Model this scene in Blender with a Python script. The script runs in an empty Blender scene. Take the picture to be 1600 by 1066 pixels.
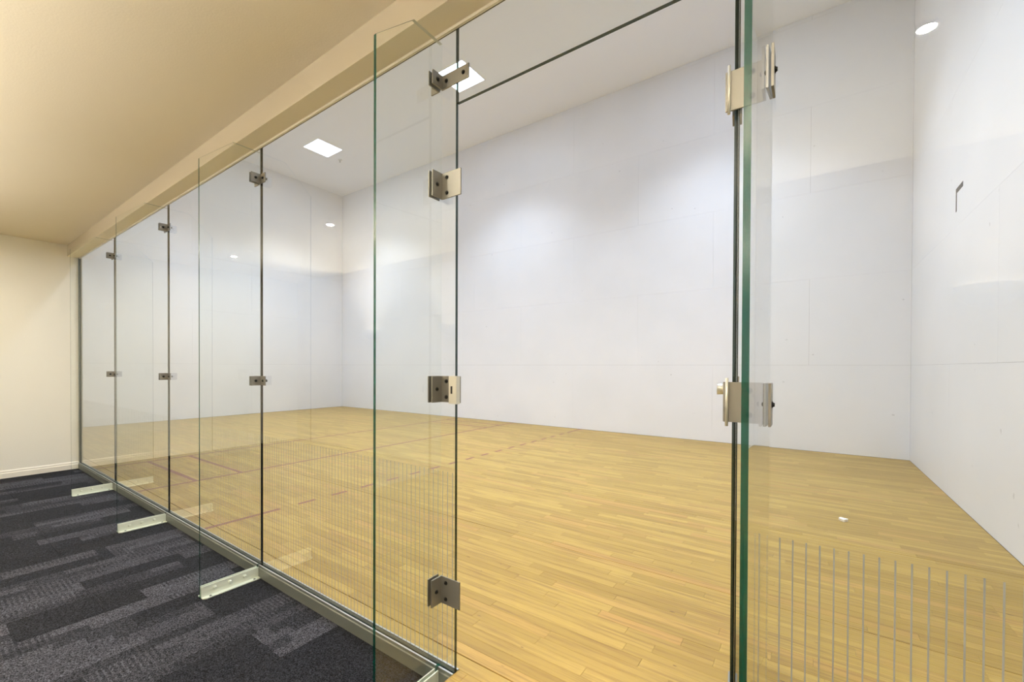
import bpy, bmesh, math, random
from mathutils import Vector, Matrix

random.seed(7)
C = bpy.context.scene.collection
sc = bpy.context.scene

# ------------------------------------------------------------------ camera
F_PX, CY = 663.8, 579.1
YAW, ROLL, PITCH, EYE = 0.6116, 0.0040, -0.0081, 1.1644
fw = Vector((-math.sin(YAW)*math.cos(PITCH), math.cos(YAW)*math.cos(PITCH), math.sin(PITCH)))
rt = Vector((math.cos(YAW), math.sin(YAW), 0)); up = rt.cross(fw)
r2 = math.cos(ROLL)*rt + math.sin(ROLL)*up
u2 = -math.sin(ROLL)*rt + math.cos(ROLL)*up
cd = bpy.data.cameras.new('camera')
cd.sensor_width = 36; cd.lens = F_PX/1600*36; cd.shift_y = (CY-533)/1600
cd.clip_start = 0.02; cd.clip_end = 100
cam = bpy.data.objects.new('camera', cd); C.objects.link(cam)
cam.matrix_world = Matrix(((r2.x, u2.x, -fw.x, 0), (r2.y, u2.y, -fw.y, 0), (r2.z, u2.z, -fw.z, EYE), (0, 0, 0, 1)))
sc.camera = cam

# ------------------------------------------------------------------ world and exposure
w = bpy.data.worlds.new('world'); sc.world = w; w.use_nodes = True
w.node_tree.nodes['Background'].inputs[0].default_value = (0.9, 0.93, 1, 1)
w.node_tree.nodes['Background'].inputs[1].default_value = 0.05
sc.view_settings.view_transform = 'Standard'; sc.view_settings.look = 'None'
sc.view_settings.exposure = 0.0; sc.view_settings.gamma = 1.0
sc.view_settings.use_curve_mapping = False
cy = sc.cycles
cy.max_bounces = 24; cy.diffuse_bounces = 8; cy.glossy_bounces = 6; cy.transmission_bounces = 8
cy.transparent_max_bounces = 48; cy.sample_clamp_indirect = 8; cy.use_denoising = True
cy.caustics_reflective = False; cy.caustics_refractive = False

COURT_LIGHT = 15.5        # radiance of the court's ceiling panels
COURT_DOWN = 58.0         # watts that each panel's louvre sends downwards
HALL_LIGHT = 2200.0
SCONCE_LIGHT = 68.0       # watts of each unseen uplight added to brighten the hall        # radiance of the hall's recessed spots

# ------------------------------------------------------------------ dimensions (metres)
G0, G1 = 1.1897, 1.2024               # the two faces of the glass wall
COURT_L, COURT_R = -11.149, 1.043     # court, left and right end walls
FAR = 7.292; TOP = 6.096
END = -7.147                          # hall's end wall
HALL_BACK, HALL_RIGHT = -1.45, 1.95
CARPET = -0.065; GTOP = 2.442; HCEIL = 2.575
JL, JR = -1.096, -0.151               # door opening
FINS = [-5.672, -4.162, -2.630, -1.173, -0.0843]

# ------------------------------------------------------------------ materials
def mat(name):
    m = bpy.data.materials.new(name); m.use_nodes = True
    nt = m.node_tree
    return m, nt, nt.nodes['Principled BSDF'], nt.nodes['Material Output']

def simple(name, col, rough=0.5, metal=0.0, spec=0.5, bump=None):
    m, nt, b, o = mat(name)
    b.inputs['Base Color'].default_value = (*col, 1); b.inputs['Roughness'].default_value = rough
    b.inputs['Metallic'].default_value = metal; b.inputs['Specular IOR Level'].default_value = spec
    if bump:
        g = nt.nodes.new('ShaderNodeNewGeometry'); n = nt.nodes.new('ShaderNodeTexNoise')
        n.inputs['Scale'].default_value = bump[0]; n.inputs['Detail'].default_value = 4
        bp = nt.nodes.new('ShaderNodeBump'); bp.inputs['Strength'].default_value = bump[1]; bp.inputs['Distance'].default_value = bump[2]
        nt.links.new(g.outputs['Position'], n.inputs['Vector']); nt.links.new(n.outputs['Fac'], bp.inputs['Height'])
        nt.links.new(bp.outputs['Normal'], b.inputs['Normal'])
    return m

def emit(name, col, s):
    m = bpy.data.materials.new(name); m.use_nodes = True; nt = m.node_tree; nt.nodes.clear()
    e = nt.nodes.new('ShaderNodeEmission'); o = nt.nodes.new('ShaderNodeOutputMaterial')
    e.inputs[0].default_value = (*col, 1); e.inputs[1].default_value = s
    nt.links.new(e.outputs[0], o.inputs[0]); return m

class N:
    """small helper to write node maths"""
    def __init__(s, nt): s.nt = nt
    def node(s, t, **k):
        n = s.nt.nodes.new(t)
        for a, b in k.items(): setattr(n, a, b)
        return n
    def link(s, a, b):
        s.nt.links.new(a, b)
    def put(s, inp, v):
        if hasattr(v, 'node'): s.nt.links.new(v, inp)
        else: inp.default_value = v
    def m(s, op, a, b=0.0, c=0.0):
        n = s.node('ShaderNodeMath', operation=op)
        s.put(n.inputs[0], a); s.put(n.inputs[1], b); s.put(n.inputs[2], c)
        return n.outputs[0]
    def white(s, x, y=0.0, z=0.0):
        v = s.node('ShaderNodeCombineXYZ'); s.put(v.inputs[0], x); s.put(v.inputs[1], y); s.put(v.inputs[2], z)
        n = s.node('ShaderNodeTexWhiteNoise', noise_dimensions='3D'); s.link(v.outputs[0], n.inputs['Vector'])
        return n.outputs['Value']
    def xyz(s, x, y, z):
        v = s.node('ShaderNodeCombineXYZ'); s.put(v.inputs[0], x); s.put(v.inputs[1], y); s.put(v.inputs[2], z); return v.outputs[0]
    def noise(s, vec, scale, detail=3.0, rough=0.5):
        n = s.node('ShaderNodeTexNoise'); s.link(vec, n.inputs['Vector']); n.inputs['Scale'].default_value = scale
        n.inputs['Detail'].default_value = detail; n.inputs['Roughness'].default_value = rough
        return n.outputs['Fac']
    def mixc(s, f, a, b, blend='MIX'):
        n = s.node('ShaderNodeMix', data_type='RGBA', blend_type=blend)
        s.put(n.inputs[0], f)
        for i, v in ((6, a), (7, b)):
            if hasattr(v, 'node'): s.link(v, n.inputs[i])
            else: n.inputs[i].default_value = (*v, 1)
        return n.outputs[2]
    def range(s, v, a, b, c=0.0, d=1.0):
        n = s.node('ShaderNodeMapRange'); s.put(n.inputs[0], v)
        n.inputs[1].default_value = a; n.inputs[2].default_value = b; n.inputs[3].default_value = c; n.inputs[4].default_value = d
        return n.outputs[0]

def wall_white():
    m, nt, b, o = mat('court_wall_paint'); n = N(nt)
    g = n.node('ShaderNodeNewGeometry').outputs['Position']
    big = n.noise(g, 1.1, 3); spots = n.noise(g, 13, 2, 0.4)
    sp = n.range(spots, 0.765, 0.80)
    c = n.mixc(n.range(big, 0.3, 0.7), (0.775, 0.79, 0.825), (0.815, 0.825, 0.86))
    c = n.mixc(n.m('MULTIPLY', sp, 0.35), c, (0.30, 0.30, 0.31))
    n.link(c, b.inputs['Base Color']); b.inputs['Roughness'].default_value = 0.42
    b.inputs['Specular IOR Level'].default_value = 0.35
    bp = n.node('ShaderNodeBump'); bp.inputs['Strength'].default_value = 0.15; bp.inputs['Distance'].default_value = 0.002
    n.link(n.noise(g, 60, 4), bp.inputs['Height']); n.link(bp.outputs[0], b.inputs['Normal'])
    return m

def wood():
    m, nt, b, o = mat('maple_strip_floor'); n = N(nt)
    pos = n.node('ShaderNodeNewGeometry').outputs['Position']
    sep = n.node('ShaderNodeSeparateXYZ'); n.link(pos, sep.inputs[0])
    at = n.node('ShaderNodeAttribute', attribute_type='GEOMETRY', attribute_name='tone').outputs['Fac']
    off = n.m('MULTIPLY', at, 57.0)
    gv = n.xyz(n.m('ADD', n.m('MULTIPLY', sep.outputs[0], 2.2), off), n.m('MULTIPLY', sep.outputs[1], 55.0), off)
    grain = n.noise(gv, 1.0, 5, 0.6)
    fine = n.noise(n.xyz(n.m('MULTIPLY', sep.outputs[0], 14.0), n.m('MULTIPLY', sep.outputs[1], 420.0), off), 1.0, 2)
    base = n.mixc(n.range(at, 0, 1), (0.335, 0.218, 0.040), (0.475, 0.325, 0.075))
    base = n.mixc(n.range(n.m('FRACT', n.m('MULTIPLY', at, 7.31)), 0.80, 1.0, 0, 0.5), base, (0.50, 0.27, 0.085))
    c = n.mixc(n.range(grain, 0.30, 0.54, 0.8, 0.0), base, (0.22, 0.125, 0.028))
    c = n.mixc(n.range(fine, 0.38, 0.72, 0.0, 0.38), c, (0.30, 0.17, 0.06))
    knots = n.noise(n.xyz(n.m('MULTIPLY', sep.outputs[0], 16.0), n.m('MULTIPLY', sep.outputs[1], 48.0), off), 1.0, 2, 0.4)
    c = n.mixc(n.range(knots, 0.745, 0.785, 0, 0.8), c, (0.12, 0.055, 0.02))
    n.link(c, b.inputs['Base Color'])
    b.inputs['Roughness'].default_value = 0.42; b.inputs['Specular IOR Level'].default_value = 0.4
    bp = n.node('ShaderNodeBump'); bp.inputs['Strength'].default_value = 0.2; bp.inputs['Distance'].default_value = 0.0006
    n.link(grain, bp.inputs['Height']); n.link(bp.outputs[0], b.inputs['Normal'])
    return m

def carpet():
    m, nt, b, o = mat('modular_carpet'); n = N(nt)
    pos = n.node('ShaderNodeNewGeometry').outputs['Position']
    sep = n.node('ShaderNodeSeparateXYZ'); n.link(pos, sep.inputs[0]); X, Y = sep.outputs[0], sep.outputs[1]
    def cells(wx, wy, seed):
        ui = n.m('FLOOR', n.m('DIVIDE', X, wx))
        vi = n.m('FLOOR', n.m('ADD', n.m('DIVIDE', Y, wy), n.m('MULTIPLY', n.white(ui, seed), 9.0)))
        return n.white(ui, vi, seed+3.0), n.white(ui, vi, seed+8.0)
    a1, a2 = cells(0.26, 0.80, 1.0)
    b1, b2 = cells(0.13, 0.46, 20.0)
    c1, c2 = cells(0.065, 0.30, 50.0)
    light = n.m('MAXIMUM', n.m('GREATER_THAN', b1, 0.66), n.m('MULTIPLY', n.m('GREATER_THAN', a1, 0.72), 1.0))
    light = n.m('MULTIPLY', light, n.m('ADD', 0.55, n.m('MULTIPLY', b2, 0.55)))
    light = n.m('MULTIPLY', light, n.m('SUBTRACT', 1.0, n.m('MULTIPLY', n.m('GREATER_THAN', c1, 0.72), 0.65)))
    ribs = n.m('GREATER_THAN', n.m('SINE', n.m('MULTIPLY', Y, 2*math.pi/0.019)), 0.0)
    ribmask = n.m('MULTIPLY', n.m('GREATER_THAN', c2, 0.70), n.m('GREATER_THAN', light, 0.2))
    light = n.m('MULTIPLY', light, n.m('SUBTRACT', 1.0, n.m('MULTIPLY', n.m('MULTIPLY', ribs, ribmask), 0.6)))
    base = n.mixc(light, (0.0125, 0.0130, 0.0165), (0.040, 0.041, 0.051))
    tuft = n.noise(pos, 210, 2, 0.7); blotch = n.noise(pos, 60, 3, 0.6)
    k = n.m('MULTIPLY', n.range(tuft, 0.38, 0.64, 0.05, 2.4), n.range(blotch, 0.3, 0.7, 0.75, 1.25))
    hsv = n.node('ShaderNodeVectorMath', operation='SCALE'); n.link(base, hsv.inputs[0]); n.put(hsv.inputs['Scale'], k)
    n.link(hsv.outputs[0], b.inputs['Base Color'])
    b.inputs['Roughness'].default_value = 0.95; b.inputs['Specular IOR Level'].default_value = 0.1
    bp = n.node('ShaderNodeBump'); bp.inputs['Strength'].default_value = 0.9; bp.inputs['Distance'].default_value = 0.004
    n.link(n.m('ADD', tuft, n.m('MULTIPLY', light, 0.4)), bp.inputs['Height']); n.link(bp.outputs[0], b.inputs['Normal'])
    return m

def glass():
    """Pane face: a clear sheet that passes light straight through and mirrors by Fresnel at the side where light enters."""
    m = bpy.data.materials.new('clear_glass'); m.use_nodes = True; nt = m.node_tree; nt.nodes.clear(); n = N(nt)
    o = n.node('ShaderNodeOutputMaterial'); g = n.node('ShaderNodeNewGeometry')
    t = n.node('ShaderNodeBsdfTransparent'); t.inputs[0].default_value = (0.975, 0.985, 0.980, 1)
    gl = n.node('ShaderNodeBsdfGlossy'); gl.inputs['Roughness'].default_value = 0.0; gl.inputs[0].default_value = (1, 1, 1, 1)
    fr = n.node('ShaderNodeFresnel'); fr.inputs[0].default_value = 1.5
    f2 = n.m('MINIMUM', n.m('MULTIPLY', fr.outputs[0], 1.25), 1.0)
    fac = n.m('MULTIPLY', f2, n.m('SUBTRACT', 1.0, g.outputs['Backfacing']))
    mx = n.node('ShaderNodeMixShader'); n.link(fac, mx.inputs[0]); n.link(t.outputs[0], mx.inputs[1]); n.link(gl.outputs[0], mx.inputs[2])
    n.link(mx.outputs[0], o.inputs[0]); return m

def glass_edge(name, col, clear, tint, shine=0.0):
    m, nt, b, o = mat(name); n = N(nt)
    b.inputs['Base Color'].default_value = (*col, 1); b.inputs['Roughness'].default_value = 0.12
    b.inputs['Specular IOR Level'].default_value = 0.3
    t = n.node('ShaderNodeBsdfTransparent'); t.inputs[0].default_value = (*tint, 1)
    mx = n.node('ShaderNodeMixShader'); mx.inputs[0].default_value = clear
    gl = n.node('ShaderNodeBsdfGlossy'); gl.inputs['Roughness'].default_value = 0.12; m2 = n.node('ShaderNodeMixShader'); m2.inputs[0].default_value = shine
    n.link(b.outputs[0], m2.inputs[1]); n.link(gl.outputs[0], m2.inputs[2])
    n.link(m2.outputs[0], mx.inputs[1]); n.link(t.outputs[0], mx.inputs[2]); n.link(mx.outputs[0], o.inputs[0])
    return m

def frost():
    m, nt, b, o = mat('etched_stripe'); n = N(nt)
    b.inputs['Base Color'].default_value = (0.58, 0.58, 0.55, 1); b.inputs['Roughness'].default_value = 0.7
    tl = n.node('ShaderNodeBsdfTranslucent'); tl.inputs[0].default_value = (0.5, 0.5, 0.5, 1); ad = n.node('ShaderNodeMixShader'); ad.inputs[0].default_value = 0.5
    n.link(b.outputs[0], ad.inputs[1]); n.link(tl.outputs[0], ad.inputs[2])
    t = n.node('ShaderNodeBsdfTransparent'); mx = n.node('ShaderNodeMixShader'); mx.inputs[0].default_value = 0.30
    n.link(ad.outputs[0], mx.inputs[1]); n.link(t.outputs[0], mx.inputs[2]); n.link(mx.outputs[0], o.inputs[0])
    return m

M = dict(
    white=wall_white(), wood=wood(), carpet=carpet(), glass=glass(), frost=frost(),
    ceil_white=simple('court_ceiling_paint', (0.88, 0.90, 0.95), 0.7, bump=(150, .1, .001)),
    cream=simple('hall_cream_paint', (0.82, 0.81, 0.745), 0.6, bump=(120, .25, .002)),
    hceil=simple('hall_ceiling_paint', (0.84, 0.765, 0.61), 0.6, bump=(120, .3, .002)),
    soffit=simple('soffit_underside_paint', (0.88, 0.82, 0.68), 0.5),  # same cream paint made lighter, bounced light put into the colour
    beam=simple('soffit_paint', (0.58, 0.53, 0.43), 0.6, bump=(120, .3, .002)),  # same cream paint made darker, shade put into the colour
    base=simple('skirting_paint', (0.84, 0.81, 0.73), 0.35),
    sub=simple('dark_subfloor', (0.03, 0.016, 0.006), 0.9),
    backing=simple('dark_wall_backing', (0.20, 0.20, 0.20), 0.9),
    edge=glass_edge('polished_glass_edge', (0.006, 0.012, 0.010), 0.18, (0.40, 0.50, 0.46)),
    edge_fin=glass_edge('fin_glass_edge', (0.000, 0.036, 0.025), 0.15, (0.40, 0.62, 0.54), 0.0),
    edge_top=glass_edge('ground_glass_edge', (0.72, 0.74, 0.68), 0.15, (0.8, 0.85, 0.8)),
    seal=simple('grey_joint_seal', (0.13, 0.135, 0.115), 0.4),
    alu=simple('mill_aluminium', (0.50, 0.51, 0.50), 0.38, 0.75),
    alu_dull=simple('dull_aluminium', (0.19, 0.205, 0.19), 0.45, 0.6),
    bracket=simple('pale_painted_bracket', (0.74, 0.79, 0.70), 0.30, 0.15),
    nickel=simple('satin_nickel', (0.27, 0.26, 0.235), 0.42, 0.65),
    nickel_pale=simple('pale_nickel', (0.72, 0.71, 0.64), 0.35, 0.5),
    bolt=simple('black_bolt', (0.012, 0.012, 0.012), 0.35, 0.5),
    red=simple('court_line_paint', (0.215, 0.062, 0.050), 0.45),
    tape=simple('dark_grey_tape', (0.05, 0.05, 0.052), 0.6),
    paper=simple('white_paper', (0.85, 0.83, 0.80), 0.8),
    plastic=simple('white_plastic', (0.8, 0.8, 0.8), 0.5),
    panel=emit('light_panel', (0.86, 0.985, 1.18), COURT_LIGHT),
    spot=emit('spot_lens', (1.0, 0.92, 0.78), HALL_LIGHT),
    uplight=emit('uplight_lamp', (1.0, 0.92, 0.78), 15.0),  # glowing body of the fill lights added behind the camera
    hwall=simple('hall_long_wall_paint', (0.70, 0.64, 0.56), 0.7),
)

# ------------------------------------------------------------------ geometry helpers
def box(bm, x0, x1, y0, y1, z0, z1, mi=0):
    v = [bm.verts.new(p) for p in ((x0, y0, z0), (x1, y0, z0), (x1, y1, z0), (x0, y1, z0), (x0, y0, z1), (x1, y0, z1), (x1, y1, z1), (x0, y1, z1))]
    fs = []
    for q in ((3, 2, 1, 0), (4, 5, 6, 7), (0, 1, 5, 4), (1, 2, 6, 5), (2, 3, 7, 6), (3, 0, 4, 7)):
        f = bm.faces.new([v[i] for i in q]); f.material_index = mi; fs.append(f)
    return fs

def cyl(bm, p0, p1, r, seg=12, r1=None, mi=0):
    p0, p1 = Vector(p0), Vector(p1); d = (p1-p0).normalized()
    a = d.orthogonal().normalized(); b = d.cross(a); r1 = r if r1 is None else r1
    A = [bm.verts.new(p0+r*(math.cos(t)*a+math.sin(t)*b)) for t in (2*math.pi*i/seg for i in range(seg))]
    B = [bm.verts.new(p1+r1*(math.cos(t)*a+math.sin(t)*b)) for t in (2*math.pi*i/seg for i in range(seg))]
    for i in range(seg):
        j = (i+1) % seg
        f = bm.faces.new((A[i], A[j], B[j], B[i])); f.material_index = mi; f.smooth = seg > 8
    bm.faces.new(A[::-1]).material_index = mi; bm.faces.new(B).material_index = mi

def prism(bm, pts, axis, a, b, mi_side=0, mi_cap=0):
    """outline in the plane square to axis ('x','y','z'), extruded from a to b"""
    def P(u, v, t): return {'x': (t, u, v), 'y': (u, t, v), 'z': (u, v, t)}[axis]
    A = [bm.verts.new(P(u, v, a)) for u, v in pts]; B = [bm.verts.new(P(u, v, b)) for u, v in pts]
    n = len(pts)
    for i in range(n):
        j = (i+1) % n; bm.faces.new((A[i], A[j], B[j], B[i])).material_index = mi_side
    bm.faces.new(A[::-1]).material_index = mi_cap; bm.faces.new(B).material_index = mi_cap

def make(name, bm, mats, parent=None, label=None, cat=None, group=None, kind=None, bevel=0.0, loc=None):
    if bevel: bmesh.ops.bevel(bm, geom=bm.edges[:], offset=bevel, segments=2, affect='EDGES')
    bmesh.ops.recalc_face_normals(bm, faces=bm.faces)
    me = bpy.data.meshes.new(name); bm.to_mesh(me); bm.free()
    for m in (mats if isinstance(mats, (list, tuple)) else [mats]): me.materials.append(m)
    return link(name, me, parent, label, cat, group, kind, loc)

def link(name, me, parent=None, label=None, cat=None, group=None, kind=None, loc=None):
    o = bpy.data.objects.new(name, me); C.objects.link(o)
    if loc is not None: o.location = loc
    if parent: o.parent = parent
    for k, v in (('label', label), ('category', cat), ('group', group), ('kind', kind)):
        if v: o[k] = v
    return o

def empty(name, loc, label, cat, group=None, rz=0.0):
    o = bpy.data.objects.new(name, None); C.objects.link(o); o.location = loc; o.rotation_euler.z = rz
    o.empty_display_size = 0.05; o['label'] = label; o['category'] = cat
    if group: o['group'] = group
    return o

def boxes(name, lst, mats, **k):
    bm = bmesh.new()
    for b in lst: box(bm, *b)
    return make(name, bm, mats, **k)

def struct(name, lst, mats, label, **k):
    return boxes(name, lst, mats, label=label, kind='structure', **k)

# ------------------------------------------------------------------ court shell
T = 0.012   # wall panel thickness
wl = struct('wall_left', [(COURT_L-T-.15, COURT_L-T, G1, FAR+.2, -.1, TOP+.1)], M['backing'], 'white panelled end wall of the court, far left')
wb = struct('wall_back', [(COURT_L-.15, COURT_R+.15, FAR+T, FAR+T+.15, -.1, TOP+.1)], M['backing'], 'long white panelled wall facing the glass')
wr = struct('wall_right', [(COURT_R+T, COURT_R+T+.12, G1, FAR+.2, -.1, TOP+.1)], M['backing'], 'white panelled end wall of the court at the right edge')

def wall_panels(parent, fixed, axis, lo, hi, seam_even, seam_odd, step=2.44, rowh=1.2072):
    z = 0.0; r = 0
    while z < TOP-0.01:
        z1 = min(z+rowh, TOP); s = seam_even if r % 2 == 0 else seam_odd
        k = math.floor((lo-s)/step); cuts = [lo]
        while s+k*step < hi:
            if s+k*step > lo+.02: cuts.append(s+k*step)
            k += 1
        cuts.append(hi)
        for a, b in zip(cuts, cuts[1:]):
            g = 0.0007; bm = bmesh.new()
            za = z+(0.003 if r == 0 else g)
            if axis == 'x':
                box(bm, a+g, b-g, min(fixed, fixed+T), max(fixed, fixed+T), za, z1-g)
            else:
                x0, x1 = (fixed-T, fixed) if fixed < -5 else (fixed, fixed+T)
                box(bm, x0, x1, a+g, b-g, za, z1-g)
            make('wall_panel', bm, M['white'], parent=parent)
        z = z1; r += 1
wall_panels(wb, FAR, 'x', COURT_L, COURT_R, -1.258, -0.014)
wall_panels(wl, COURT_L, 'y', G1, FAR, 2.40, 3.62)
wall_panels(wr, COURT_R, 'y', G1, FAR, 3.04, 1.82)

struct('ceiling_court', [(COURT_L-.15, COURT_R+.15, G1-.01, FAR+.2, TOP, TOP+.15)], M['ceil_white'], 'high white ceiling of the court')
# the court's near wall: solid white above the glass and beyond its left end
struct('wall_front', [(COURT_L-.15, END-.10, 1.07, 1.2045, -.1, TOP), (END-.10, COURT_R+T, 1.191, 1.2045, GTOP, TOP)], M['white'],
       'white wall of the court above the glass')

# ------------------------------------------------------------------ court floor: maple strips
floor = struct('floor', [(COURT_L-.1, COURT_R+.1, 1.215, FAR+.1, -.12, -.0105), (JL+.002, JR-.002, 0.99, 1.215, -.12, -.0105)], M['sub'],
               'maple strip floor of the court')
ROW = 0.0573; Y_A = 1.283
def planks():
    out = []
    nrow = int((FAR-Y_A)/ROW)+1
    for j in range(-5, nrow+1):
        y0 = Y_A+j*ROW; y1 = y0+ROW
        if y0 < FAR: y1 = min(y1, FAR)
        else: continue
        xs, xe = (COURT_L, COURT_R) if j >= -1 else (JL+.004, JR-.004)
        if j == -1: y0 = 1.2165
        if j == -2: y1 = 1.2165
        ga = 0.00045; gb = 0.00045
        if j % 20 == 0: ga = 0.0024 if j == 0 else 0.0022
        if (j+1) % 20 == 0: gb = 0.0024 if j == -1 else 0.0020
        x = xs-random.uniform(0, .8)
        while x < xe:
            L = random.choice((.28, .36, .45, .55, .7, .9, 1.1))*random.uniform(.9, 1.12)
            a, b = max(x, xs), min(x+L, xe)
            if b-a > .03 or b-a > 0: out.append((a+.0003, b-.0003, y0+ga, y1-gb, random.uniform(-.00012, .00012)))
            x += L
    return [p for p in out if p[1] > p[0]]
def seen(p):
    c = Vector(((p[0]+p[1])/2, (p[2]+p[3])/2, 0)) - Vector((0, 0, EYE)); z = c.dot(fw)
    if z < 0.3: return 99
    x = 800+F_PX*c.dot(r2)/z; y = CY-F_PX*c.dot(u2)/z
    if not (-60 < x < 1660 and y < 1100): return 50+z
    return z
P = sorted(planks(), key=seen)
def plank_mesh(lst):
    bm = bmesh.new(); lay = bm.faces.layers.float.new('tone')
    for a, b, c, d, dz in lst:
        t = random.random(); k = 0.0006
        # top with a tiny eased edge so each strip reads as its own piece
        v = [bm.verts.new(q) for q in ((a, c, -.010), (b, c, -.010), (b, d, -.010), (a, d, -.010),
                                       (a, c, dz-k), (b, c, dz-k), (b, d, dz-k), (a, d, dz-k),
                                       (a+k, c+k, dz), (b-k, c+k, dz), (b-k, d-k, dz), (a+k, d-k, dz))]
        for q in ((0, 1, 5, 4), (1, 2, 6, 5), (2, 3, 7, 6), (3, 0, 4, 7), (4, 5, 9, 8), (5, 6, 10, 9), (6, 7, 11, 10), (7, 4, 8, 11), (8, 9, 10, 11)):
            f = bm.faces.new([v[i] for i in q]); f[lay] = t
    return bm
for p in P[:300]:
    make('plank', plank_mesh([p]), M['wood'], parent=floor)
make('plank_field', plank_mesh(P[300:]), M['wood'], parent=floor, kind='stuff')

# painted court lines
LW = 0.038; SL = COURT_L+20*.3048; SV = COURT_L+15*.3048; RL = COURT_L+25*.3048
def line(x0, x1, y0, y1):
    boxes('court_line', [(x0, x1, y0, y1, 0.0003, 0.0009)], M['red'], parent=floor)
line(SL-LW, SL, G1+.02, FAR-.002); line(SV, SV+LW, G1+.02, FAR-.002)
for yy in (G1+.457, G1+.914-LW):
    line(SV+LW, SL-LW, yy, yy+LW)
for yy in (FAR-.457-LW, FAR-.914):
    line(SV+LW, SL-LW, yy, yy+LW)
line(RL-LW/2, RL+LW/2, G1+.02, G1+.543); line(RL-LW/2, RL+LW/2, FAR-.533, FAR-.002)
yy = G1+.543+.152
while yy+.152 < FAR-.533:
    line(RL-LW/2, RL+LW/2, yy, yy+.152); yy += .3048

# ------------------------------------------------------------------ hall shell
struct('wall_end', [(END-.10, END, HALL_BACK-.1, 1.1895, -.12, HCEIL+.1), (END-.10, END, 1.1895, 1.2045, -.12, GTOP)], M['cream'], 'cream end wall of the hall')
struct('wall_hall', [(END-.1, HALL_RIGHT+.1, HALL_BACK-.1, HALL_BACK, -.12, HCEIL+.1)], M['hwall'], 'cream wall behind the camera')
struct('wall_hall_right', [(HALL_RIGHT, HALL_RIGHT+.1, HALL_BACK-.1, 1.3, -.12, HCEIL+.1)], M['cream'], 'cream wall at the right end of the hall')
struct('wall_return', [(COURT_R+T+.0, HALL_RIGHT+.05, 1.09, 1.2, -.12, HCEIL+.1)], M['cream'], 'cream wall to the right of the glass')
struct('ceiling', [(END-.1, HALL_RIGHT+.1, HALL_BACK-.1, 1.10, HCEIL, HCEIL+.1)], M['hceil'], 'low cream ceiling of the hall')
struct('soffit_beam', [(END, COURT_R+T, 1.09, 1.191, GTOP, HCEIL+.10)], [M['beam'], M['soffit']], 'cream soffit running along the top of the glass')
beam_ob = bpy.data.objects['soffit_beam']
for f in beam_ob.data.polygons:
    if f.normal.z < -.5: f.material_index = 1  # underside takes the lighter copy, coloured as if lit from below
bm = bmesh.new()
prism(bm, [(END, CARPET), (END+.014, CARPET), (END+.014, -.012), (END+.010, -.004), (END+.010, .010), (END+.004, .020), (END, .020)], 'y', HALL_BACK, 1.183)
make('baseboard_end', bm, M['base'], label='cream moulded skirting along the end wall', kind='structure')

# carpet tiles
cf = struct('carpet_floor', [(END-.1, HALL_RIGHT+.1, HALL_BACK-.1, 1.186, -.2, CARPET-.006)], M['sub'], 'charcoal carpet floor of the hall')
TS = 0.61
xi = END+.003
while xi < HALL_RIGHT:
    yi = 1.186-.012
    while yi > HALL_BACK:
        a, b = xi, min(xi+TS, HALL_RIGHT); c, d = max(yi-TS, HALL_BACK), yi
        parts = [(a, b, c, d)]
        if d > 0.99 and b > JL and a < JR:      # keep clear of the wooden sill in the doorway
            parts = [(a, b, c, 0.985)]
            if a < JL: parts.append((a, JL, 0.985, d))
            if b > JR: parts.append((JR, b, 0.985, d))
        for q in parts:
            if q[1]-q[0] > .02 and q[3]-q[2] > .02:
                bm = bmesh.new(); k = .0008
                fs = box(bm, q[0]+k, q[1]-k, q[2]+k, q[3]-k, CARPET-.006, CARPET)
                make('carpet_tile', bm, M['carpet'], parent=cf)
        yi -= TS
    xi += TS

# ------------------------------------------------------------------ rails and channels that hold the glass
def rail(x0, x1, name, label):
    bm = bmesh.new()
    prism(bm, [(1.172, CARPET-.004), (1.184, CARPET-.004), (1.184, -.020), (1.208, -.020), (1.208, CARPET-.004), (1.2145, CARPET-.004),
               (1.2145, .002), (1.2085, .002), (1.2085, -.010), (1.1825, -.010), (1.1825, .002), (1.177, .002), (1.177, -.010), (1.172, -.012)], 'x', x0, x1)
    # bright lips
    box(bm, x0, x1, 1.1765, 1.1830, .002, .0035, 1); box(bm, x0, x1, 1.2080, 1.2150, .002, .0035, 1)
    return make(name, bm, [M['alu_dull'], M['alu']], label=label, kind='structure')
rail(END, JL, 'trim_1', 'aluminium base channel under the long run of glass')
rail(JR, COURT_R, 'trim_2', 'aluminium base channel under the glass right of the doorway')
struct('trim_3', [(END, END+.018, 1.180, G0, -.01, GTOP), (END, END+.018, G1, 1.2115, -.01, GTOP)], M['alu_dull'], 'upright channel where the glass meets the end wall')
struct('trim_4', [(COURT_R-.022, COURT_R, 1.181, G0, 0, GTOP), (COURT_R-.022, COURT_R, G1, 1.211, 0, GTOP)], M['alu_dull'], 'upright channel where the glass meets the right wall')
struct('trim_5', [(END+.028, COURT_R-.022, 1.1805, G0-.0002, GTOP-.011, GTOP)], M['base'], 'pale strip along the head of the glass')
struct('threshold', [(JL-.002, JL+.004, .99, 1.216, -.1, -.001), (JR-.004, JR+.002, .99, 1.216, -.1, -.001), (JL, JR, .982, .990, -.1, -.001)], M['wood'], 'wooden edging of the sill in the doorway')

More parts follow.
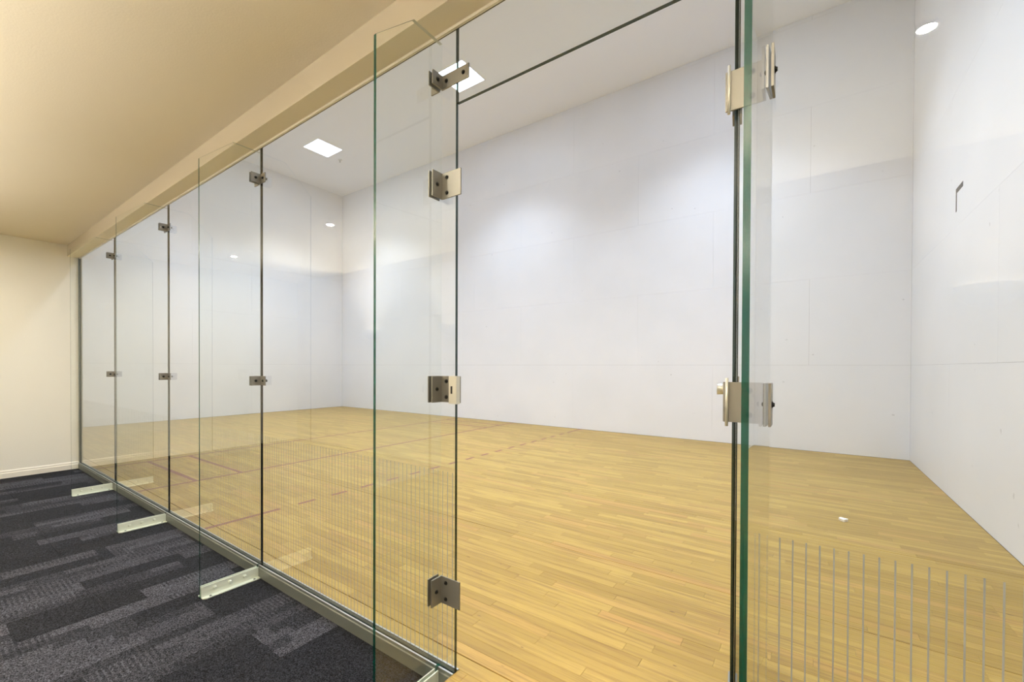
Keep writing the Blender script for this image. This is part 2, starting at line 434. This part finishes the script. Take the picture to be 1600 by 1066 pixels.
# ------------------------------------------------------------------ glass
def pane(name, x0, x1, z0, z1, label, seals=()):
    bm = bmesh.new(); fs = box(bm, x0, x1, G0, G1, z0, z1)
    for i in (0, 1, 3, 5): fs[i].material_index = 1
    o = make(name, bm, [M['glass'], M['edge']], label=label, cat='glass screen', group='tall glass screens of the court wall')
    return o
J = 0.0018
zb = -.009
runs = [(END+.004, FINS[0]-J, 'clear glass panel next to the cream end wall, farthest from the doorway'),
        (FINS[0]+J, FINS[1]-J, 'clear glass panel second from the cream end wall'),
        (FINS[1]+J, FINS[2]-J, 'clear glass panel third from the cream end wall'),
        (FINS[2]+J, JL, 'clear glass panel with fine etched stripes at the left side of the doorway'),
        (JR, COURT_R-.004, 'clear glass panel with bold etched stripes right of the doorway')]
panes = []
for i, (a, b, lab) in enumerate(runs):
    panes.append(pane('glass_screen', a, b, zb, GTOP-.001, lab))
tr = pane('glass_transom', JL+.003, JR-.003, 2.154, GTOP-.001, 'glass transom panel over the open doorway'); tr['category'] = 'glass transom'
del tr['group']

SP = 0.02595; stripe_me = None
bm = bmesh.new(); box(bm, -.0016, .0016, G1+.0001, G1+.0004, 0.004, 0.757)
bmesh.ops.recalc_face_normals(bm, faces=bm.faces); stripe_me = bpy.data.meshes.new('etched_stripe'); bm.to_mesh(stripe_me); bm.free(); stripe_me.materials.append(M['frost'])
def stripes_at(a, b, phase):
    k = math.ceil((a+.012-phase)/SP); r = []
    while phase+k*SP < b-.010: r.append(phase+k*SP); k += 1
    return r
for i, (a, b, _) in enumerate(runs):
    xs = stripes_at(a, b, -0.0300)
    if i >= 3:
        for x in xs: link('etched_stripe', stripe_me, parent=panes[i], loc=(x, 0, 0))
    else:
        bm = bmesh.new()
        for x in xs: box(bm, x-.0016, x+.0016, G1+.0001, G1+.0004, 0.004, 0.757)
        make('etched_stripes', bm, M['frost'], parent=panes[i], kind='stuff')
for x in FINS[:3]:
    pass

# ------------------------------------------------------------------ glass fins with clamps and floor brackets
def bolt(parent, p, d, r=.0062, h=.006, m=None, back=False):
    bm = bmesh.new(); p = Vector(p); d = Vector(d)
    cyl(bm, p, p+d*h*.35, r*1.25, 14); cyl(bm, p+d*h*.35, p+d*h, r, 14, r*.62)
    return make('bolt', bm, m or M['bolt'], parent=parent)

def corner_clamp(root, xf, z0, z1, right=0.064, left=0.064, nb=1, legw=.056, two=False):
    """L-shaped clamps screwed to the fin and to the wall glass; world coords minus root location"""
    o = root.location; th = .0055
    for sx, reach in ((1, right), (-1, left)):
        if reach is None: continue
        bm = bmesh.new()
        xa, xb = xf+sx*.0066, xf+sx*(.0066+th)
        def bx(x0, x1, y0, y1): box(bm, min(x0, x1)-o.x, max(x0, x1)-o.x, y0-o.y, y1-o.y, z0-o.z, z1-o.z)
        if reach > 0:
            prism(bm, [(xa-o.x, G0-legw-o.y), (xb-o.x, G0-legw-o.y), (xb-o.x, G0-th-o.y), (xf+sx*reach-o.x, G0-th-o.y), (xf+sx*reach-o.x, G0-.0001-o.y), (xa-o.x, G0-.0001-o.y)], 'z', z0-o.z, z1-o.z)
        else:
            bx(xa, xb, G0-legw, G0-.0001)
        c = make('corner_clamp', bm, M['nickel'], parent=root, bevel=.0006, label='satin metal corner clamp with black bolts')
        zc = (z0+z1)/2
        bolt(c, (xb-o.x, G0-legw*.56-o.y, zc-o.z), (sx, 0, 0))
        if reach > 0:
            if nb == 1: pts = [(xf+sx*.040, zc)]
            elif nb == 2: pts = [(xf+sx*.037, zc+(z1-z0)*.30), (xf+sx*.037, zc-(z1-z0)*.30)]
            else: pts = [(xf+sx*.033, zc), (xf+sx*(reach-.026), zc)]
            for px, pz in pts:
                bolt(c, (px-o.x, G0-th-o.y, pz-o.z), (0, -1, 0))
                host = next((p for (a, b, _), p in zip(runs, panes) if a < px < b), tr)
                bm = bmesh.new(); cyl(bm, (px, G1+.0001, pz), (px, G1+.003, pz), .008, 12)
                make('bolt_cap', bm, M['nickel'], parent=host)
    return

def floor_bracket(root, xf, sx):
    o = root.location; z0, z1 = CARPET+.0005, -.005; y0, y1 = .888, 1.1715
    bm = bmesh.new(); xa = xf+sx*.0066; th = .0055
    # upright leg
    box(bm, min(xa, xa+sx*th)-o.x, max(xa, xa+sx*th)-o.x, y0-o.y, y1-o.y, z0-o.z, z1-o.z)
    # foot with a cut corner
    xo = xa+sx*.034
    prism(bm, [(xa+sx*th-o.x, y0-o.y), (xo-sx*.012-o.x, y0-o.y), (xo-o.x, y0+.014-o.y), (xo-o.x, y1-o.y), (xa+sx*th-o.x, y1-o.y)], 'z', z0-o.z, z0+.0055-o.z)
    c = make('floor_bracket', bm, M['bracket'], parent=root, bevel=.0007, label='pale metal angle bracket bolted to the carpet floor')
    for t in (.22, .48, .74):
        bolt(c, (xa+sx*th-o.x, y0+(y1-y0)*t-o.y, (z0+z1)/2+.006-o.z), (sx, 0, 0), .0085, .010, M['bracket'])
    for t in (.13, .90):
        bolt(c, (xa+sx*.022-o.x, y0+(y1-y0)*t-o.y, z0+.0055-o.z), (0, 0, 1), .005, .004, M['alu_dull'])

names = ['clear glass fin standing out from the wall nearest the cream end wall',
         'clear glass fin second from the cream end wall',
         'clear glass fin in the middle of the row, third from the cream end wall',
         'large clear glass fin just left of the open doorway',
         'nearest glass fin with a thick green edge right of the doorway']
fins = []
for i, xf in enumerate(FINS):
    root = empty('glass_fin', (xf, 1.04, CARPET), names[i], 'glass fin', 'glass fins bracing the court wall')
    o = root.location
    bm = bmesh.new(); y0, y1 = .885, 1.1885
    pts = [(y0, CARPET+.001), (y1-.018, CARPET+.001), (y1-.018, .006), (y1, .006), (y1, 2.405), (1.046, 2.405), (y0, 2.252)]
    prism(bm, [(a-o.y, b-o.z) for a, b in pts], 'x', -.00635, .00635, 1, 0)
    bm.faces.ensure_lookup_table()
    bm.faces[3].material_index = 0      # rear edge set against the wall glass
    bm.faces[4].material_index = 2; bm.faces[5].material_index = 2      # ground top edges
    fg = make('fin_glass', bm, [M['glass'], M['edge_fin'], M['edge_top']], parent=root)
    if i == 4:                # this fin stands a couple of degrees out of square
        fg.rotation_euler.z = -0.042; pv = Vector((0, .15, 0)); fg.location = pv - Matrix.Rotation(-0.042, 3, 'Z') @ pv
    if i < 3:                 # joint seal between two lengths of wall glass
        bm = bmesh.new(); box(bm, xf-J, xf+J, G0+.0002, G1-.0002, .004, GTOP-.002)
        make('joint_seal', bm, M['seal'], parent=panes[i])
    if i < 3:
        corner_clamp(root, xf, 1.052, 1.106); corner_clamp(root, xf, 2.222, 2.277)
    elif i == 3:
        corner_clamp(root, xf, 2.225, 2.278, right=.144, left=.05, nb=3)
        for zc, h in ((1.856, .049), (1.079, .050), (.304, .052)):
            corner_clamp(root, xf, zc-h, zc+h, right=.106, left=0, nb=2)
        bm = bmesh.new()      # latch keeper on the middle clamp
        box(bm, -1.106-xf, -1.066-xf, 1.164-o.y, 1.184-o.y, 1.026-o.z, 1.130-o.z)
        s = make('latch_keeper', bm, M['nickel_pale'], parent=root, bevel=.001, label='pale metal latch keeper with a dark slot')
        bm = bmesh.new(); box(bm, -1.095-xf, -1.087-xf, 1.1632-o.y, 1.166-o.y, 1.064-o.z, 1.092-o.z)
        make('latch_slot', bm, M['bolt'], parent=s)
    else:
        corner_clamp(root, xf, 2.225, 2.278, right=0, left=.144, nb=3)
        for zc, h in ((1.856, .049), (1.079, .050), (.304, .052)):
            corner_clamp(root, xf, zc-h, zc+h, right=0, left=.095, nb=2)
            bm = bmesh.new()
            cyl(bm, (-.170-xf, 1.178-o.y, zc-.060-o.z), (-.170-xf, 1.179-o.y, zc+.060-o.z), .0036, 12)
            make('hinge_pin', bm, M['nickel_pale'], parent=root, label='pale metal hinge pin')
    for sx in (1, -1): floor_bracket(root, xf, sx)
    fins.append(root)

# ------------------------------------------------------------------ the door leaf, swung into the court and seen edge-on
ang = math.atan2(.109, .877)
d = empty('glass_door', (-.156, 1.212, .008), 'frameless glass door leaf swung open into the court, seen edge-on beside the right jamb', 'door', rz=ang)
bm = bmesh.new(); fs = box(bm, -.0063, .0063, 0, .915, 0, 2.135)
for i in (0, 1, 2, 4): fs[i].material_index = 1
make('door_glass', bm, [M['glass'], M['edge']], parent=d)
for zc in (1.856, 1.079, .304):
    bm = bmesh.new()
    for sx in (1, -1):
        x0, x1 = sorted((sx*.0064, sx*.0110)); box(bm, x0, x1, .004, .060, zc-.055, zc+.035)
    make('hinge_plate', bm, M['nickel'], parent=d, bevel=.0005)
bm = bmesh.new()
for sx in (1, -1):
    x0, x1 = sorted((sx*.0064, sx*.0120)); box(bm, x0, x1, .825, .905, 1.00, 1.12)
lk = make('lock_plate', bm, M['nickel'], parent=d, bevel=.0008)
bm = bmesh.new(); cyl(bm, (-.012, .865, 1.064), (-.036, .865, 1.064), .013, 16); cyl(bm, (-.036, .865, 1.064), (-.074, .865, 1.064), .023, 24, .025)
make('door_knob', bm, M['nickel_pale'], parent=lk, bevel=0, label='round polished metal door knob')

# ------------------------------------------------------------------ lights
def ceiling_light(x, y, label):
    r = empty('ceiling_light', (x, y, TOP), label, 'ceiling light', 'square light panels in the court ceiling')
    h = .285
    bm = bmesh.new()
    for b in ((-h-.012, h+.012, -h-.012, -h), (-h-.012, h+.012, h, h+.012), (-h-.012, -h, -h, h), (h, h+.012, -h, h)):
        box(bm, *b, -.006, -.0002)
    make('light_frame', bm, M['plastic'], parent=r)
    bm = bmesh.new(); box(bm, -h, h, -h, h, -.004, -.0004); make('diffuser', bm, M['panel'], parent=r)
    ld = bpy.data.lights.new('louvre_light', 'AREA'); ld.shape = 'SQUARE'; ld.size = .56; ld.energy = COURT_DOWN
    ld.color = (0.86, 0.985, 1.18); ld.spread = math.radians(102)
    lo = bpy.data.objects.new('louvre_light', ld); C.objects.link(lo); lo.parent = r; lo.location = (0, 0, -.007)
for k, (x, nm) in enumerate(((-9.05, 'far left'), (-4.90, 'middle'), (-1.15, 'near right'))):
    for y, nm2 in ((5.43, 'row by the far wall'), (3.17, 'row by the glass')):
        ceiling_light(x, y, f'square light panel in the court ceiling, {nm}, {nm2}')

spots = ((.384, 'above the camera right of the doorway'), (-1.77, 'before the doorway'), (-3.92, 'before the striped glass'), (-6.08, 'toward the cream end wall'))
for x, nm in spots:
    r = empty('downlight', (x, -.05, HCEIL), f'small recessed round spot in the low hall ceiling, {nm}', 'downlight', 'recessed spots in the hall ceiling')
    bm = bmesh.new(); seg = 28
    ring = [(.0315, -.0005), (.033, -.006), (.046, -.004), (.048, -.0003)]
    vs = [[bm.verts.new((rr*math.cos(2*math.pi*i/seg), rr*math.sin(2*math.pi*i/seg), zz)) for i in range(seg)] for rr, zz in ring]
    for a, b in zip(vs, vs[1:]):
        for i in range(seg): bm.faces.new((a[i], a[(i+1) % seg], b[(i+1) % seg], b[i]))
    make('trim_ring', bm, M['plastic'], parent=r)
    bm = bmesh.new(); cyl(bm, (0, 0, -.002), (0, 0, -.0003), .031, 28); make('lens', bm, M['spot'], parent=r)

for x, wn in ((-5.1, 'nearest the end wall'), (-3.6, 'second from the end wall'), (-2.1, 'third from the end wall'), (-.6, 'behind the camera'), (.9, 'farthest from the end wall')):  # unseen wall lamps, added only to brighten the hall and its ceiling
    r = empty('wall_uplight', (x, HALL_BACK, 1.66), f'half-bowl uplight on the hall wall, {wn}', 'wall light', 'uplights on the hall wall')
    bm = bmesh.new(); seg = 14; rows = []
    for rr, zz in ((.02, -.11), (.09, -.09), (.145, -.04), (.16, .02), (.152, .02), (.137, -.035), (.085, -.08), (.02, -.10)):
        rows.append([bm.verts.new((rr*math.cos(math.pi*i/seg), rr*math.sin(math.pi*i/seg)+.001, zz)) for i in range(seg+1)])
    for a, b in zip(rows, rows[1:]):
        for i in range(seg): bm.faces.new((a[i], a[i+1], b[i+1], b[i]))
    make('bowl', bm, M['plastic'], parent=r)
    bm = bmesh.new(); box(bm, -.11, .11, .025, .085, -.035, -.015); make('lamp', bm, M['uplight'], parent=r)
    ld = bpy.data.lights.new('uplight_beam', 'AREA'); ld.shape = 'RECTANGLE'; ld.size = .22; ld.size_y = .06
    ld.energy = SCONCE_LIGHT; ld.color = (1.0, 0.95, 0.86); ld.spread = math.radians(108)
    lo = bpy.data.objects.new('uplight_beam', ld); C.objects.link(lo); lo.parent = r; lo.location = (0, .10, .0)
    lo.rotation_euler = (math.radians(180-22), 0, 0)

# ------------------------------------------------------------------ small things
r = empty('sprinkler_head', (-9.23, 5.97, TOP), 'small fire sprinkler head on the court ceiling beside the far light panel', 'sprinkler')
bm = bmesh.new(); cyl(bm, (0, 0, -.012), (0, 0, -.0003), .042, 20, .048); make('escutcheon', bm, M['plastic'], parent=r)
bm = bmesh.new(); cyl(bm, (0, 0, -.05), (0, 0, -.012), .009, 10); cyl(bm, (0, 0, -.053), (0, 0, -.05), .018, 14); make('deflector', bm, M['alu'], parent=r)

bm = bmesh.new()
x0, x1 = COURT_R-.0012, COURT_R-.0001
prism(bm, [(5.325, 2.545), (5.295, 2.545), (5.295, 2.705), (5.112, 2.705), (5.112, 2.748), (5.325, 2.748)], 'x', x0, x1)
make('corner_mark', bm, M['tape'], label='dark grey angled tape mark high on the right end wall', cat='tape mark')

bm = bmesh.new()
pts = [(0.024*(1+.35*math.sin(3*t+1)+.2*math.sin(7*t))*math.cos(t), .026*(1+.3*math.sin(4*t))*math.sin(t)) for t in (2*math.pi*i/16 for i in range(16))]
prism(bm, pts, 'z', 0, .018); 
make('paper_scrap', bm, M['paper'], label='small white scrap lying on the wooden floor right of the doorway', cat='paper scrap', loc=(.215, 4.10, .0005))
